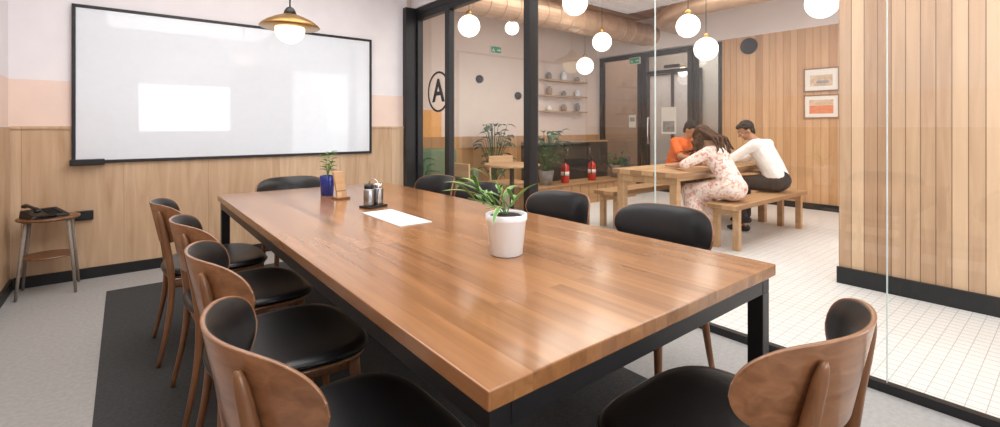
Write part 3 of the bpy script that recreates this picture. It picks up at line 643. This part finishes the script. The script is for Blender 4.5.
def person(loc,rz,label,J,skin,hair,top,sleeve,bottom,female=False,turn=0,pitch=.7,wide=0):
    t=thing('person',label,'person',loc,rz)
    P=Vector((0,0,.585)); C=Vector(J['chest']); Nk=Vector(J['neck']); Hd=Vector(J['head'])
    sw=.155 if female else .185+wide
    S={s:C+Vector((s*sw,.0,.055)) for s in (-1,1)}
    W=P.lerp(C,.45)+Vector((0,-.022,0))
    hr=Matrix.Rotation(turn,3,'Z')@Matrix.Rotation(-pitch,3,'X')
    def hp(x,y,z): return Hd+hr@Vector((x,y,z))
    def torso(b,e):
        k=.85 if female else 1
        ell(b,P,(.165+e,.125+e,.122+e*.5))
        for s in (-1,1):
            cap(b,P+Vector((s*.06,0,.03)),.10*k+e,W+Vector((s*(.05+wide),0,0)),.092*k+e); cap(b,W+Vector((s*(.05+wide),0,0)),.092*k+e,C+Vector((s*(.07+wide),0,.0)),.098*k+e)
        cap(b,S[-1],.052*k+e,S[1],.052*k+e); cap(b,C+Vector((0,0,.03)),.08+e,C.lerp(Nk,.5),.055+e)
    def legs(b,e,to=1.0):
        for s in (-1,1):
            h=P+Vector((s*.085,.02,-.02)); kn=Vector(J['knee'][0 if s<0 else 1]); an=Vector(J['ankle'][0 if s<0 else 1])
            cap(b,h,.085+e,kn,.058+e); a2=kn.lerp(an,to); cap(b,kn,.056+e,a2,.036+.01*(1-to)+e)
    b=B(); torso(b,0); legs(b,0)
    cap(b,C+Vector((0,0,.04)),.055,Nk,.048); cap(b,Nk,.048,hp(0,-.01,-.05),.046)
    ell(b,hp(0,-.012,.02),(.074,.093,.092),hr); ell(b,hp(0,.018,-.045),(.056,.062,.065),hr); ell(b,hp(0,.05,-.085),(.028,.025,.022),hr)
    cap(b,hp(0,.082,.01),.008,hp(0,.103,-.022),.014,10)
    for s in (-1,1): ell(b,hp(s*.076,-.01,-.01),(.012,.022,.032),hr); ell(b,hp(s*.03,.07,-.025),(.022,.018,.018),hr)
    for i,s in enumerate((-1,1)):
        e=Vector(J['elbow'][i]); w=Vector(J['wrist'][i]); cap(b,S[s],.046,e,.037); cap(b,e,.038,w,.025)
        d=Vector(J['hand'][i]).normalized(); sd=Vector((d.y,-d.x,0))*(1 if s<0 else -1)
        for q in (-.024,-.008,.008,.024): cap(b,w,.016,w+d*.08+sd*q,.0125,8)
        for k,(q,l) in enumerate(((.028,.068),(.010,.078),(-.009,.073),(-.027,.057))):
            a0=w+d*.08+sd*q; a1=a0+d*(l*.5)+Vector((0,0,.006)); a2=a1+d*(l*.45)+Vector((0,0,-.010))
            cap(b,a0,.0095,a1,.0088,8); cap(b,a1,.0088,a2,.0075,8)
        a0=w+d*.03+sd*.022; a1=a0+d*.03+sd*.028; cap(b,a0,.012,a1,.010,8); cap(b,a1,.010,a1+d*.03+sd*.006,.008,8)
    body=blob('body',b,skin,t,.0065,2)
    for s in (-1,1):
        b=B(); ell(b,hp(s*.030,.0765,.008),(.011,.007,.006),hr,12); ey=obj('eye',b,'eyew',t,True)
        b=B(); ell(b,hp(s*.030,.0825,.008),(.005,.003,.005),hr,10); obj('iris',b,'hair',ey,True)
        b=B(); tube(b,[hp(s*.016,.084,.026),hp(s*.03,.084,.031),hp(s*.045,.076,.027)],[.003,.004,.002],6); obj('eyebrow',b,'hair',t,True)
    b=B(); ell(b,hp(0,.078,-.052),(.022,.008,.007),hr,12); obj('mouth',b,'lip',t,True)
    b=B(); ell(b,hp(0,-.030,.035),(.084,.090,.090),hr); ell(b,hp(0,.02,.078),(.068,.062,.034),hr)
    if female:
        ell(b,hp(0,-.045,-.005),(.086,.066,.10),hr)
        rr=random.Random(4)
        def lock(a,ctrl,e,r,amp=.014):
            ph=rr.uniform(0,6)
            P_=smoothpath([a,ctrl,e],5)
            P_=[p+Vector((math.sin(k*1.2+ph)*amp,math.cos(k*1.1+ph)*amp*.4,math.cos(k*1.3)*.005)) for k,p in enumerate(P_)]
            n_=len(P_)
            for k in range(n_-1): cap(b,P_[k],r*(1-.6*k/n_),P_[k+1],r*(1-.6*(k+1)/n_),8)
        for k in range(14):
            x=-.105+.0162*k
            lock(hp(x*.7,-.07+.02*rr.random(),.02),C+Vector((x*1.3+.02+rr.uniform(-.02,.02),-.03+rr.uniform(-.02,.02),.19)),C+Vector((x*1.6+.03+rr.uniform(-.03,.03),-.065+rr.uniform(-.03,.03),.075-.05*rr.random())),.017)
        for s in (-1,1):
            for k in range(8):
                lock(hp(s*.076,-.03+.018*k,.02),hp(s*(.098+.006*k),-.01+.02*k,-.07),Hd+Vector((s*(.105+.010*k)+.01,-.04+.03*k,-.16-.02*rr.random())),.015)
    else:
        ell(b,hp(0,-.055,-.015),(.068,.045,.06),hr); ell(b,hp(0,-.05,-.05),(.055,.04,.04),hr)
        for s in (-1,1): cap(b,hp(s*.070,-.01,.03),.020,hp(s*.072,-.004,.0),.010,10)
        rr=random.Random(2)
        for k in range(26):
            a=rr.uniform(0,2*PI); q=rr.uniform(.0,.065); ell(b,hp(q*math.cos(a),-.01+q*math.sin(a),.118-q*.45),(.016,.016,.010),hr,8)
    blob('hair',b,hair,t,.0075,1)
    b=B(); torso(b,.014)
    for i,s in enumerate((-1,1)):
        e=Vector(J['elbow'][i]); w=Vector(J['wrist'][i])
        if sleeve>=1: cap(b,S[s],.062,e,.052); cap(b,e,.052,e.lerp(w,sleeve-1),.042)
        else: cap(b,S[s],.062,S[s].lerp(e,sleeve),.058)
    if female:
        for s in (-1,1):
            kn=Vector(J['knee'][0 if s<0 else 1]); h=P+Vector((s*.085,.02,-.01)); cap(b,h,.098,kn,.085)
            an=Vector(J['ankle'][0 if s<0 else 1]); cap(b,kn,.085,kn.lerp(an,.72)+Vector((s*.04,.0,0)),.105)
        k0=(Vector(J['knee'][0])+Vector(J['knee'][1]))/2; a0=(Vector(J['ankle'][0])+Vector(J['ankle'][1]))/2
        cap(b,P+Vector((0,.05,0)),.11,k0,.085); cap(b,k0,.085,k0.lerp(a0,.72),.11)
    blob('dress' if female else 'shirt',b,top,t,.010,4)
    if not female:
        b=B()
        ell(b,P+Vector((0,0,-.0)),(.184,.145,.130)); 
        for s in (-1,1): cap(b,P+Vector((s*.06,.03,0)),.10,P+Vector((s*.085,.10,-.02)),.095)
        legs(b,.016,.93)
        blob('trousers',b,bottom,t,.010,3)
    for i in (0,1):
        a=Vector(J['ankle'][i]); b=B(); ell(b,(a.x,a.y-.01,.045),(.042,.05,.045)); cap(b,(a.x,a.y,.038),.038,(a.x,a.y+.14,.03),.034); ell(b,(a.x,a.y+.15,.026),(.042,.055,.028))
        bmesh.ops.scale(b,vec=(1,1,.95),verts=b.verts)
        zz=min(v.co.z for v in b.verts)
        bmesh.ops.translate(b,vec=(0,0,-zz+.001),verts=b.verts)
        blob('shoe',b,'shoe',t,.007,1)
    return t
person((5.95,2.25,0),.03,'person in a white shirt and black trousers bent over the lounge table with back turned',
    dict(chest=(.02,.18,.945),neck=(.035,.285,1.075),head=(.040,.365,1.165),
         elbow=[(-.30,.40,.82),(.27,.42,.82)],wrist=[(-.14,.60,.785),(.12,.62,.785)],hand=[(.35,1,-.05),(-.35,1,-.05)],
         knee=[(-.17,.42,.53),(.14,.42,.53)],ankle=[(-.34,.22,.09),(.16,.40,.09)]),'skin','hair','shirt',1.75,'trouser',turn=.6,pitch=.55,wide=.025)
person((4.84,2.25,0),.0,'person with long brown hair in a pale floral dress leaning on the lounge table',
    dict(chest=(.015,.17,.90),neck=(.04,.26,1.015),head=(.045,.33,1.105),
         elbow=[(-.27,.36,.82),(.25,.38,.82)],wrist=[(-.12,.56,.785),(.13,.57,.785)],hand=[(.35,1,-.05),(-.35,1,-.05)],
         knee=[(-.11,.40,.525),(.09,.40,.525)],ankle=[(-.16,.22,.09),(.02,.24,.09)]),'skinl','hairb','floral',1.2,'floral',female=True,turn=-.15,pitch=.9)
person((6.02,3.60,0),PI,'person in an orange shirt facing the camera across the lounge table',
    dict(chest=(.0,.12,.95),neck=(.0,.19,1.08),head=(.0,.25,1.17),
         elbow=[(-.26,.24,.82),(.26,.24,.82)],wrist=[(-.12,.38,.785),(.12,.38,.785)],hand=[(.35,1,-.05),(-.35,1,-.05)],
         knee=[(-.12,.40,.53),(.12,.40,.53)],ankle=[(-.14,.36,.09),(.14,.36,.09)]),'skin','hair','orange',.7,'trouser',pitch=.65)
# ------------------------------------------------------------------ light
def area(name,loc,rot,sx,sy,e,col=(1,1,1)):
    l=bpy.data.lights.new(name,'AREA'); l.shape='RECTANGLE'; l.size=sx; l.size_y=sy; l.energy=e; l.color=col
    o=bpy.data.objects.new(name,l); COL.objects.link(o); o.location=loc; o.rotation_euler=rot; return o
area('room_ceiling_light',(.9,2.1,RC-.02),(0,0,0),2.2,4.0,88,(1,.99,.985))
area('room_window_light',(.97,FW-.05,1.58),(PI/2,0,0),1.5,.9,28,(.95,.97,1))
area('lounge_window_light',(3.6,FW-.05,1.5),(PI/2,0,0),1.25,1.95,34,(.98,.98,1))
area('lounge_window_light_2',(6.2,FW-.05,1.55),(PI/2,0,0),2.3,1.85,62,(.99,.98,1))
area('lounge_ceiling_light',(5.4,2.2,LC-.13),(0,0,0),2.2,2.6,80,(1,.97,.93))
area('lounge_ceiling_light_2',(3.6,1.0,LC-.13),(0,0,0),1.0,2.6,36,(1,.98,.96))
area('lounge_back_light',(4.6,4.2,LC-.13),(0,0,0),2.2,1.0,44,(1,.93,.84))
area('hall_fill',(8.8,4.8,LC-.02),(0,0,0),1.4,2.6,60,(1,.98,.95))  # added fill, no actual fixture: brightens the hall behind the glass door
w=bpy.data.worlds.new('World'); sc.world=w; w.use_nodes=True
w.node_tree.nodes['Background'].inputs[0].default_value=(.9,.94,1,1); w.node_tree.nodes['Background'].inputs[1].default_value=1.0
# ------------------------------------------------------------------ camera
c=bpy.data.cameras.new('Camera'); co=bpy.data.objects.new('Camera',c); COL.objects.link(co)
co.location=(0,0,HC); co.rotation_euler=(PI/2,0,-math.atan2(.6255,.780))
c.sensor_width=36; c.lens=36*F/1000; c.shift_y=-.0865; c.clip_start=.02
sc.camera=co
